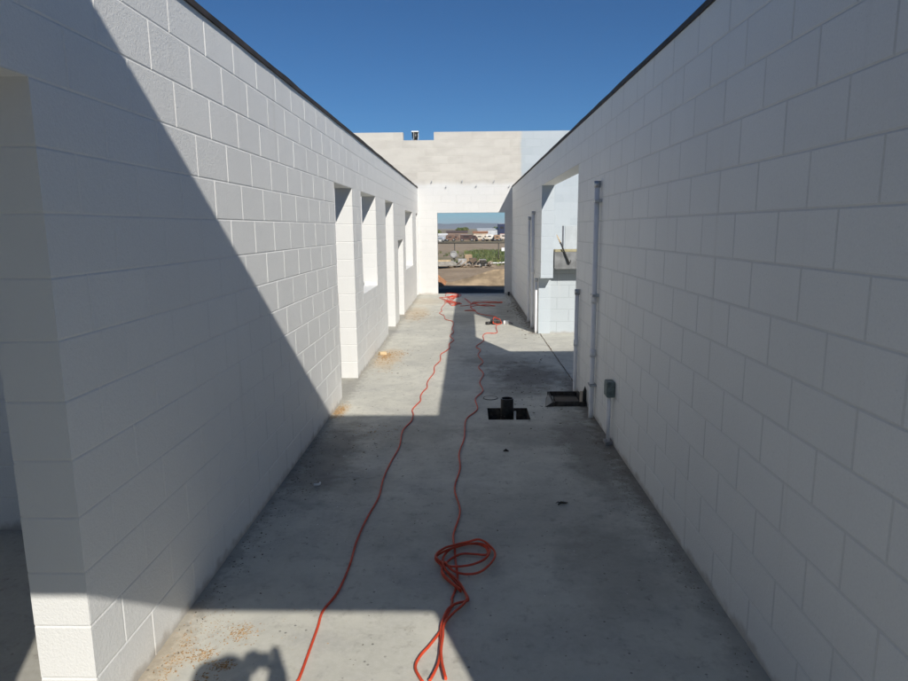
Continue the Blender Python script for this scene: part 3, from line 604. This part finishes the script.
def ridge(x): return 52 - 0.030 * max(0, x - 60) * (1 if x < 900 else 1) + 5 * math.sin(x / 170) + 3 * math.sin(x / 63 + 1) + 1.5 * math.sin(x / 23)
for i in range(nx + 1):
    x = -2600 + 5200 * i / nx; row = []
    for j in range(ny + 1):
        v = j / ny; h = max(6, ridge(x)) * math.sin(math.pi * min(1, v * 1.0)) ** 0.7 if 0 < j < ny else -4
        row.append(bm.verts.new((x, 5600 + 1200 * v + 60 * math.sin(x / 200), h - 1.2 + (random.uniform(-2, 2) if 0 < j < ny else 0))))
    G.append(row)
for i in range(nx):
    for j in range(ny): bm.faces.new((G[i][j], G[i + 1][j], G[i + 1][j + 1], G[i][j + 1]))
tag(link_mesh('hills', bm, simple('hill_scrub', (0.09, 0.10, 0.10), 0.95, var=0.3, scale=0.004), smooth=True), 'low hazy blue hills on the horizon', None, kind='structure')

def mound(name, label, cx, cy, rx, ry, h, mat, seed, cat='dirt pile'):
    rg = random.Random(seed); bm = bmesh.new(); n, m = 40, 12; rows = []
    ph = [rg.uniform(0, 6.28) for _ in range(6)]
    for j in range(m + 1):
        r = j / m; row = []
        for i in range(n):
            a = 2 * math.pi * i / n
            rr = r * (1 + 0.16 * math.sin(2 * a + ph[0]) + 0.10 * math.sin(3 * a + ph[1]) + 0.05 * math.sin(7 * a + ph[2]))
            x, y = cx + rx * rr * math.cos(a), cy + ry * rr * math.sin(a)
            z = h * (1 - r ** 1.6) ** 1.1 * (1 + 0.2 * math.sin(5 * a + ph[3]) * r) + h * 0.16 * rg.uniform(-1, 1) * (1 - r)
            row.append(bm.verts.new((x, y, gz(x, y) + (z if j < m else -0.05))))
        rows.append(row)
    for a, b in zip(rows, rows[1:]):
        for i in range(n): bm.faces.new((a[i], b[i], b[(i + 1) % n], a[(i + 1) % n]))
    bm.faces.new(rows[0]); bmesh.ops.recalc_face_normals(bm, faces=bm.faces)
    return tag(link_mesh(name, bm, mat), label, cat)
M_SAND = simple('spoil_sand', (0.31, 0.235, 0.15), 0.95, var=0.35, scale=1.6, bump=1.0)
M_CLAY = simple('red_clay', (0.42, 0.20, 0.095), 0.95, var=0.25, scale=4, bump=0.9)
mound('dirt_mound', 'broad tan dirt bank rising on the right outside the far doorway', 1.9, 25.2, 2.3, 1.3, 0.56, M_SAND, 3)
mound('dirt_mound', 'low pale spoil ridge in front of the broad tan bank', 0.4, 24.9, 1.5, 0.5, 0.16, M_SAND, 5)
mound('dirt_mound', 'small reddish clay heap at the left side of the far doorway view', -1.28, 24.7, 0.62, 0.9, 0.36, M_CLAY, 6)

# ------------------------------------------------------------------ yard fence
FY = 40.5; fz = gz(0, FY); M_FENCE = simple('weathered_fence_steel', (0.10, 0.09, 0.075), 0.6, 0.4)
t = thing('yard_fence', 'dark rail fence with mesh crossing the yard outside the far doorway', 'fence', (0, FY, fz))
x0 = -0.80 - 2.73 * 4
for k in range(10):
    bm = bmesh.new(); tube(bm, [(x0 + k * 2.73, 0, -0.1), (x0 + k * 2.73, 0, 1.36)], 0.036, 8); link_mesh('post', bm, M_FENCE, t)
bm = bmesh.new(); tube(bm, [(x0, 0, 1.36), (x0 + 9 * 2.73, 0, 1.36)], 0.045, 8); link_mesh('top_rail', bm, M_FENCE, t)
bm = bmesh.new(); L = 9 * 2.73; s = 0.12; k = -12
while k * s < L:
    for sg in (1, -1):
        a = k * s if sg > 0 else k * s + 1.3
        pts = []
        for z in (0.02, 1.34):
            xx = a + sg * (z - 0.02)
            pts.append((x0 + xx, 0.02 * sg, z))
        if x0 <= pts[0][0] <= x0 + L and x0 <= pts[1][0] <= x0 + L: tube(bm, pts, 0.0022, 3, False)
    k += 1
link_mesh('chain_link', bm, M_GALV, t)
bm = bmesh.new(); box(bm, -0.12, 0.12, -0.012, 0.012, -0.11, 0.11, bev=0.005); o = link_mesh('sign', bm, M_WHITE); o.location = (2.22, FY - 0.08, fz + 0.94); tag(o, 'small blank white sign hung on the yard fence at the right', 'sign')

# ------------------------------------------------------------------ things lying in the yard before the fence
M_LGREY = simple('light_grey_metal', (0.36, 0.36, 0.35), 0.6)
M_GREYW = simple('weathered_wood', (0.36, 0.34, 0.30), 0.9, var=0.25, scale=5)
t = thing('lumber_stack', 'low long stack of grey boards at the left in front of the fence', 'lumber stack', (-1.55, 36.6, gz(0, 36.6)))
for i in range(4):
    for j in range(5): obox('board', (-1.5, 1.15 - 0.13 * i, -0.6 + j * 0.24, -0.38 + j * 0.24, 0.10 + i * 0.058, 0.15 + i * 0.058), M_GREYW, t, 0)
for xx in (-1.4, -0.2, 0.9): obox('bearer', (xx, xx + 0.09, -0.6, 0.6, 0.0, 0.098), M_WOODD, t, 0)
tag(obox('plywood_sheet', (-2.15, -0.95, 36.05, 36.95, gz(0, 36.6) + 0.33, gz(0, 36.6) + 0.39), M_WOOD, None, 0), 'orange tan sheet lying on top of the grey board stack', 'sheet')
t = thing('wheel_rim', 'pale round wheel standing up behind the board stack', 'wheel', (-0.80, 37.35, gz(0, 37.3)))
bm = bmesh.new(); tube(bm, [(0.17 * math.cos(q * 0.3142), 0, 0.66 + 0.17 * math.sin(q * 0.3142)) for q in range(21)], 0.05, 8, False); link_mesh('tyre', bm, M_COUNTER, t)
bm = bmesh.new(); tube(bm, [(0, -0.02, 0.66), (0, 0.02, 0.66)], 0.13, 14); link_mesh('hub', bm, M_LGREY, t)
bm = bmesh.new(); box(bm, -0.03, 0.03, 0.03, 0.07, 0, 0.66); box(bm, -0.25, 0.25, -0.1, 0.3, 0, 0.05); link_mesh('stand', bm, M_FENCE, t)
def pallet_load(label, x, y, wd, dp, h, mat, topmat=None, wheels=False):
    t = thing('mortar_trailer' if wheels else 'pallet_load', label, 'trailer' if wheels else 'pallet', (x, y, gz(x, y)))
    z = 0.12
    if wheels:
        for sx in (-1, 1):
            bm = bmesh.new(); tube(bm, [(sx * wd * 0.42, -dp / 2 - 0.05, 0.16), (sx * wd * 0.42, -dp / 2 + 0.05, 0.16)], 0.16, 16); w_ = link_mesh('tyre', bm, M_BLACK, t)
            bm = bmesh.new(); tube(bm, [(sx * wd * 0.42, -dp / 2 - 0.055, 0.16), (sx * wd * 0.42, -dp / 2 - 0.045, 0.16)], 0.07, 10); link_mesh('rim', bm, M_COUNTER, w_)
        z = 0.2
    else:
        for k in (-1, 0, 1): obox('skid', (k * wd * 0.42 - 0.04, k * wd * 0.42 + 0.04, -dp / 2, dp / 2, 0, 0.09), M_GREYW, t, 0)
        obox('deck', (-wd / 2, wd / 2, -dp / 2, dp / 2, 0.091, 0.118), M_GREYW, t, 0)
    obox('load', (-wd / 2 + 0.03, wd / 2 - 0.03, -dp / 2 + 0.03, dp / 2 - 0.03, z, z + h), mat, t, 0.03)
    if topmat: obox('cover', (-wd / 2, wd / 2 - 0.05, -dp / 2, dp / 2, z + h + 0.001, z + h + 0.04), topmat, t, 0.01)
M_BRN = simple('brown_crate', (0.16, 0.115, 0.08), 0.8, var=0.3, scale=3); M_LG = simple('pale_grey_sheet', (0.36, 0.35, 0.33), 0.7, var=0.3, scale=6)
pallet_load('pale grey block pallet right of the board stack', -0.30, 36.6, 0.55, 0.8, 0.32, M_LG)
pallet_load('dark brown mortar trailer with two wheels before the fence', 0.30, 37.3, 0.50, 0.8, 0.27, M_BRN, None, wheels=True)
pallet_load('grey wheeled hopper beside the brown trailer', 0.86, 36.8, 0.42, 0.6, 0.22, M_WOODD, M_LG, wheels=True)
pallet_load('low tan crate on skids behind the brown trailer', 0.05, 38.6, 0.5, 0.5, 0.55, simple('tan_crate', (0.38, 0.27, 0.17), 0.8))
rg = random.Random(77); bm = bmesh.new()
for k in range(90):
    cx, cy = rg.uniform(-1.1, 1.3), rg.uniform(36.0, 38.6); l = rg.uniform(0.1, 0.45); a_ = rg.uniform(-0.7, 0.7); z_ = gz(cx, cy) + rg.uniform(0.01, 0.12); dz = rg.uniform(-0.05, 0.35) if rg.random() < 0.4 else 0
    d_ = Vector((math.cos(a_) * l, math.sin(a_) * l, max(0, dz)))
    tube(bm, [(cx, cy, z_), (cx + d_.x, cy + d_.y, z_ + d_.z)], rg.uniform(0.02, 0.045), 4)
tag(link_mesh('scrap_lumber', bm, simple('scrap', (0.30, 0.24, 0.18), 0.9, var=0.6, scale=2)), 'scattered scrap boards lying round the pallets before the fence', None, kind='stuff')
bm = bmesh.new(); rg = random.Random(8); xx = 1.05
while xx < 2.9:
    l = rg.uniform(0.12, 0.4); yy = 37.2 + rg.uniform(-0.15, 0.15); tube(bm, [(xx, yy, gz(0, 37.2) + 0.16), (xx + l, yy + rg.uniform(-0.1, 0.1), gz(0, 37.2) + 0.16 + rg.uniform(-0.03, 0.05))], 0.035, 8); xx += l * 0.9
tag(link_mesh('broken_blocks', bm, M_WHITE), 'row of white rubble and pipe scraps lying along the weeds', None, kind='stuff')

# weeds
rg = random.Random(15); bm = bmesh.new()
def tuft(x, y, h, n):
    z0 = gz(x, y)
    for _ in range(n):
        a = rg.random() * 6.28; d = rg.uniform(0.02, 0.10); hh = h * rg.uniform(0.5, 1.1); b = a + rg.uniform(-0.5, 0.5); w_ = rg.uniform(0.01, 0.03)
        p = Vector((x + d * math.cos(a), y + d * math.sin(a), z0)); tip = p + Vector((math.cos(b) * hh * 0.5, math.sin(b) * hh * 0.5, hh))
        s = Vector((-math.sin(b), math.cos(b), 0)) * w_
        mid = (p + tip) / 2 + Vector((0, 0, 0.1 * hh))
        bm.faces.new([bm.verts.new(q) for q in (p - s, p + s, mid + s * 1.3, mid - s * 1.3)]); bm.faces.new([bm.verts.new(q) for q in (mid - s * 1.3, mid + s * 1.3, tip)])
for _ in range(2600):
    y = rg.uniform(38.2, 66); x = rg.uniform(-0.2, 9) if rg.random() < 0.8 else rg.uniform(-9, 9)
    if x < 0.6 and rg.random() < 0.5: continue
    tuft(x, y, rg.uniform(0.12, 0.45), 9)
for _ in range(260): tuft(rg.uniform(-5, 0.4), rg.uniform(38.5, 41), 0.22, 7)
def weed_mat():
    t = NT('weeds', 0.8, (0.1, 0.14, 0.04)); n = t.noise(0.6, 4); t.color(t.mix(t.ramp(n, 0.35, 0.65), (0.075, 0.125, 0.028), (0.20, 0.21, 0.07))); return t.m
M_WEED = weed_mat()
tag(link_mesh('weeds', bm, M_WEED), 'green weeds growing along and beyond the fence', None, kind='stuff')

# ------------------------------------------------------------------ far row of parked vehicles and sheds
def far_box(kind, label, cat, x, y, wd, dp, h, body, roof=None, wheels=True, cabin=False):
    z = gz(x, y); t = thing(kind, label, cat, (x, y, z)); b0 = 0.45 if wheels else 0.0
    m = simple(kind + '_paint', body, 0.5, var=0.15, scale=1.5)
    obox('body', (-wd / 2, wd / 2, -dp / 2, dp / 2, b0, h), m, t, 0.06)
    rf = simple(kind + '_roof', roof or tuple(c * 0.6 for c in body), 0.6)
    if cabin:
        bm = bmesh.new(); a = [bm.verts.new(v) for v in ((wd / 2, -dp / 2 + .1, b0), (wd / 2 + 1.3, -dp / 2 + .1, b0), (wd / 2 + 1.3, -dp / 2 + .1, h * 0.55), (wd / 2 + 0.8, -dp / 2 + .1, h * 0.88), (wd / 2, -dp / 2 + .1, h * 0.9))]
        r = bmesh.ops.extrude_face_region(bm, geom=[bm.faces.new(a)]); bmesh.ops.translate(bm, verts=[v for v in r['geom'] if isinstance(v, bmesh.types.BMVert)], vec=(0, dp - 0.2, 0))
        bmesh.ops.recalc_face_normals(bm, faces=bm.faces); cb = link_mesh('cab', bm, m, t)
        obox('window', (wd / 2 + 0.3, wd / 2 + 0.7, -dp / 2 + 0.06, -dp / 2 + 0.095, h * 0.62, h * 0.80), M_BLACK, cb, 0)
    if not wheels:
        bm = bmesh.new(); e = 0.15
        a = [bm.verts.new(v) for v in ((-wd / 2 - e, -dp / 2 - e, h), (-wd / 2 - e, dp / 2 + e, h), (-wd / 2 - e, 0, h + 0.5))]
        r = bmesh.ops.extrude_face_region(bm, geom=[bm.faces.new(a)]); bmesh.ops.translate(bm, verts=[v for v in r['geom'] if isinstance(v, bmesh.types.BMVert)], vec=(wd + 2 * e, 0, 0))
        bmesh.ops.recalc_face_normals(bm, faces=bm.faces); link_mesh('roof', bm, rf, t)
        obox('door', (-0.4, 0.4, -dp / 2 - 0.04, -dp / 2 - 0.002, 0.0, h * 0.8), rf, t, 0)
    else:
        obox('roof', (-wd / 2 + 0.1, wd / 2 - 0.1, -dp / 2 + 0.1, dp / 2 - 0.1, h + 0.002, h + 0.08), rf, t, 0.02)
        for sx in (-0.35, 0.35 if not cabin else 0.5):
            for sy in (-1, 1):
                bm = bmesh.new(); tube(bm, [(sx * wd, sy * (dp / 2 - 0.02), 0.42), (sx * wd, sy * (dp / 2 - 0.3), 0.42)], 0.42, 14); wh = link_mesh('wheel', bm, M_BLACK, t)
                bm = bmesh.new(); tube(bm, [(sx * wd, sy * (dp / 2 + 0.0), 0.42), (sx * wd, sy * (dp / 2 - 0.02), 0.42)], 0.2, 10); link_mesh('rim', bm, M_COUNTER, wh)
        if cabin or wd < 3: obox('side_window', (-wd * 0.22, wd * 0.25, -dp / 2 - 0.03, -dp / 2 - 0.002, h * 0.64, h * 0.8), M_BLACK, t, 0)
    return t
far_box('shed', 'bright white shed at the left end of the far row beyond the fence', 'shed', -5.6, 150, 1.9, 3, 1.35, (0.62, 0.61, 0.58), (0.7, 0.7, 0.68), wheels=False)
far_box('trailer', 'low pale blue grey trailer left of the brown house', 'trailer', -6.2, 146, 2.3, 2, 1.1, (0.40, 0.44, 0.50))
far_box('house', 'long low reddish brown house with dark roof in the far row', 'house', -2.6, 165, 5.2, 6, 1.9, (0.22, 0.155, 0.12), (0.13, 0.095, 0.08), wheels=False)
far_box('pickup_truck', 'dark maroon pickup truck parked in front of the brown house', 'pickup truck', -0.3, 148, 2.6, 1.9, 1.5, (0.075, 0.04, 0.035), (0.3, 0.28, 0.26), cabin=True)
far_box('pickup_truck', 'brown pickup truck left of the dark maroon one', 'pickup truck', -4.0, 149, 1.7, 1.9, 1.4, (0.17, 0.10, 0.07), cabin=True)
far_box('house', 'cream far house with orange brown roof behind the parked vans', 'house', 3.3, 168, 3.6, 6, 1.7, (0.55, 0.45, 0.34), (0.38, 0.18, 0.09), wheels=False)
far_box('van', 'cream van with dark windows parked beyond the fence', 'van', 2.7, 150, 1.7, 1.9, 1.45, (0.62, 0.55, 0.45), cabin=True)
far_box('van', 'white van parked right of the cream van', 'van', 5.0, 151, 1.5, 1.9, 1.5, (0.70, 0.68, 0.64), cabin=True)
far_box('van', 'tan brown van between the white van and the pale camper', 'van', 6.7, 149, 1.3, 1.9, 1.35, (0.33, 0.21, 0.13))
far_box('camper', 'pale camper with red roof at the right end of the far row', 'camper', 8.3, 151, 1.8, 2.0, 1.6, (0.56, 0.50, 0.44), (0.30, 0.10, 0.07))
far_box('storage_building', 'wide pale grey low building behind the far row', 'building', 7.5, 200, 9, 6, 2.4, (0.48, 0.50, 0.52), (0.5, 0.53, 0.55), wheels=False)
far_box('box_truck', 'tall dark blue box truck with white roof at the right above the far row', 'truck', 10.3, 198, 2.3, 3, 4.2, (0.015, 0.025, 0.07), (0.6, 0.66, 0.68), cabin=False)
def far_tree(x, y, h, rad, seed, label):
    rg = random.Random(seed); z = gz(x, y); t = thing('tree', label, 'tree', (x, y, z), group='trees beyond the far row')
    bm = bmesh.new(); tube(bm, [(0, 0, -0.1), (0.05, 0, h * 0.4), (0.1, 0.05, h * 0.8)], [0.16, 0.11, 0.04], 7)
    for k in range(4): a = k * 1.6; tube(bm, [(0.05, 0, h * 0.4), (math.cos(a) * rad * 0.6, math.sin(a) * rad * 0.6, h * 0.75)], [0.07, 0.02], 5)
    link_mesh('trunk', bm, M_WOODD, t); bm = bmesh.new()
    for _ in range(420):
        d = Vector((rg.gauss(0, 1), rg.gauss(0, 1), rg.gauss(0, 1))).normalized() * rad * rg.random() ** 0.45
        c = Vector((d.x, d.y, h * 0.68 + d.z * 0.6)); a = Vector((rg.gauss(0, 1), rg.gauss(0, 1), rg.gauss(0, 1))).normalized() * 0.22; b = a.cross(Vector((rg.gauss(0, 1), rg.gauss(0, 1), 1))).normalized() * 0.14
        bm.faces.new([bm.verts.new(q) for q in (c - a, c + b, c + a, c - b)])
    link_mesh('crown', bm, M_WEED, t)
far_tree(9.0, 205, 3.4, 1.7, 1, 'green tree just left of the dark blue truck')
far_tree(-3.1, 260, 3.6, 1.6, 2, 'left of two small trees rising behind the brown house')
far_tree(-0.9, 262, 3.7, 1.5, 3, 'right of two small trees rising behind the brown house')
far_tree(-8.3, 170, 2.6, 1.6, 4, 'olive tree at the left edge beside the white shed')

# ------------------------------------------------------------------ the photographer (his shadow falls on the near floor)
def skin(name, verts, edges, radii, mat, parent=None, root=0, sub=2):
    me = bpy.data.meshes.new(name); me.from_pydata(verts, edges, []); o = bpy.data.objects.new(name, me); COL.objects.link(o)
    m = o.modifiers.new('skin', 'SKIN'); m.use_smooth_shade = True
    sv = me.skin_vertices[0].data if me.skin_vertices else None
    if sv is None:
        bm = bmesh.new(); bm.from_mesh(me); bm.verts.layers.skin.verify(); bm.to_mesh(me); bm.free(); sv = me.skin_vertices[0].data
    for i, r in enumerate(radii):
        rr = r if isinstance(r, tuple) else (r, r); sv[i].radius = rr; sv[i].use_root = (i == root)
    s = o.modifiers.new('sub', 'SUBSURF'); s.levels = sub; s.render_levels = sub
    me.materials.append(mat)
    if parent: o.parent = parent
    return o
M_SKIN = simple('skin', (0.45, 0.27, 0.19), 0.55, var=0.06); M_SHIRT = simple('grey_shirt', (0.12, 0.13, 0.15), 0.9); M_JEAN = simple('blue_trousers', (0.05, 0.07, 0.12), 0.9)
person = thing('person', 'standing person in grey shirt and dark trousers holding a small camera up to the eyes', 'person', (0, 0, 0))
V, E_, Rd = [], [], []
def vv(p, r, prev=None):
    V.append(p); Rd.append(r); i = len(V) - 1
    if prev is not None: E_.append((prev, i))
    return i
pel = vv((0.0, -0.36, 1.00), (0.15, 0.11)); bel = vv((0.0, -0.36, 1.15), (0.15, 0.11), pel); che = vv((-0.01, -0.35, 1.36), (0.17, 0.12), bel)
sh = vv((-0.015, -0.34, 1.50), (0.12, 0.09), che); nk = vv((-0.02, -0.31, 1.60), 0.058, sh); jaw = vv((-0.025, -0.25, 1.68), (0.062, 0.075), nk); hd = vv((-0.055, -0.225, 1.80), (0.098, 0.118), jaw); vv((-0.058, -0.225, 1.90), (0.09, 0.105), hd)
vv((-0.052, -0.112, 1.745), 0.012, hd)
hands = []
for s in (-1, 1):
    hp = vv((s * 0.10, -0.36, 0.95), 0.095, pel); kn = vv((s * 0.12, -0.34, 0.52), 0.06, hp); an = vv((s * 0.13, -0.37, 0.10), 0.042, kn); vv((s * 0.14, -0.24, 0.05), 0.038, an)
    so = vv((s * 0.19 - 0.015, -0.34, 1.49), 0.062, sh); el = vv((-0.25, -0.22, 1.36) if s < 0 else (0.19, -0.20, 1.42), 0.058, so); wr = vv((0.118, -0.105, 1.66) if s > 0 else (-0.05, -0.10, 1.62), 0.044, el)
    if s > 0:      # right hand wraps the side of the camera
        pm = vv((0.106, -0.07, 1.755), (0.050, 0.040), wr)
        for k in range(4):
            z = 1.750 + k * 0.018; b = vv((0.112, -0.035, z - 0.008), 0.0115, pm); c = vv((0.104, -0.012, z - 0.004), 0.010, b); vv((0.070 + 0.004 * (k % 2), -0.012, z - 0.004), 0.0085, c)
        b = vv((0.096, -0.084, 1.755), 0.012, pm); vv((0.070, -0.072, 1.765), 0.010, b)
    else:          # left hand supports it from below
        pm = vv((-0.035, -0.055, 1.690), (0.032, 0.016), wr)
        for k in range(4):
            x = -0.055 + k * 0.019; b = vv((x, -0.03, 1.700), 0.009, pm); c = vv((x + 0.004, -0.016, 1.712), 0.0085, b); vv((x + 0.005, -0.022, 1.728), 0.0075, c)
        b = vv((-0.062, -0.060, 1.712), 0.011, pm); vv((-0.060, -0.052, 1.738), 0.009, b)
skin('body', V, E_, Rd, M_SKIN, person)
# eyes, ears, mouth belong to the face
for s in (-1, 1):
    bm = bmesh.new(); bmesh.ops.create_uvsphere(bm, u_segments=12, v_segments=8, radius=0.012); o = link_mesh('eye', bm, M_WHITE, person, True); o.location = (-0.055 + s * 0.032, -0.130, 1.778)
    bm = bmesh.new(); tube(bm, [(0, -0.02, -0.03), (0, 0.0, -0.005), (0, -0.012, 0.03)], [0.006, 0.014, 0.008], 8); o = link_mesh('ear', bm, M_SKIN, person, True); o.location = (-0.055 + s * 0.094, -0.225, 1.77)
bm = bmesh.new(); tube(bm, [(-0.025, 0, 0), (0, 0.005, 0.001), (0.025, 0, 0)], [0.003, 0.006, 0.003], 8); o = link_mesh('mouth', bm, simple('lips', (0.4, 0.16, 0.13), 0.5), person, True); o.location = (-0.045, -0.150, 1.695)
skin('hair', [(-0.055, -0.30, 1.72), (-0.06, -0.265, 1.82), (-0.055, -0.205, 1.90)], [(0, 1), (1, 2)], [(0.09, 0.07), (0.128, 0.115), (0.115, 0.085)], simple('brown_hair', (0.05, 0.03, 0.02), 0.8), person)
skin('shirt', [(0, -0.36, 1.02), (0, -0.36, 1.15), (-0.01, -0.35, 1.36), (-0.015, -0.34, 1.51), (-0.20, -0.34, 1.49), (0.18, -0.34, 1.49), (-0.24, -0.24, 1.38), (0.19, -0.21, 1.43)], [(0, 1), (1, 2), (2, 3), (3, 4), (3, 5), (4, 6), (5, 7)], [(0.17, 0.13), (0.165, 0.125), (0.185, 0.135), (0.12, 0.09), 0.075, 0.075, 0.06, 0.06], M_SHIRT, person)
skin('trousers', [(0, -0.36, 1.02), (0, -0.36, 0.97), (-0.10, -0.36, 0.90), (0.10, -0.36, 0.90), (-0.12, -0.34, 0.52), (0.12, -0.34, 0.52), (-0.13, -0.37, 0.10), (0.13, -0.37, 0.10)], [(0, 1), (1, 2), (1, 3), (2, 4), (3, 5), (4, 6), (5, 7)], [(0.165, 0.125), (0.165, 0.125), 0.108, 0.108, 0.078, 0.078, 0.068, 0.068], M_JEAN, person)
for s in (-1, 1):
    skin('shoe', [(s * 0.13, -0.40, 0.05), (s * 0.135, -0.30, 0.05), (s * 0.14, -0.18, 0.04)], [(0, 1), (1, 2)], [0.05, 0.048, 0.04], M_BLACK, person)
t = thing('compact_camera', 'small black camera held up by the standing person', 'camera', (0, 0, 0))
obox('body', (-0.030, 0.082, -0.060, -0.034, 1.738, 1.802), M_BLACK, t, 0.006)
bm = bmesh.new(); tube(bm, [(0, -0.034, 1.7714), (0, -0.008, 1.7714)], [0.024, 0.022], 20); link_mesh('lens', bm, M_BLACK, t)

# ------------------------------------------------------------------ haze
bm = bmesh.new(); box(bm, -4200, 4200, -400, 7400, -7.0, 75.0)
hz = bpy.data.materials.new('haze'); hz.use_nodes = True; hn = hz.node_tree; hn.nodes.clear()
pv = hn.nodes.new('ShaderNodeVolumePrincipled'); pv.inputs['Color'].default_value = (0.80, 0.88, 1.0, 1); pv.inputs['Density'].default_value = HAZE; pv.inputs['Anisotropy'].default_value = 0.0
oo = hn.nodes.new('ShaderNodeOutputMaterial'); hn.links.new(pv.outputs[0], oo.inputs['Volume'])
tag(link_mesh('haze', bm, hz), 'thin bluish haze over the plain', None, kind='stuff')
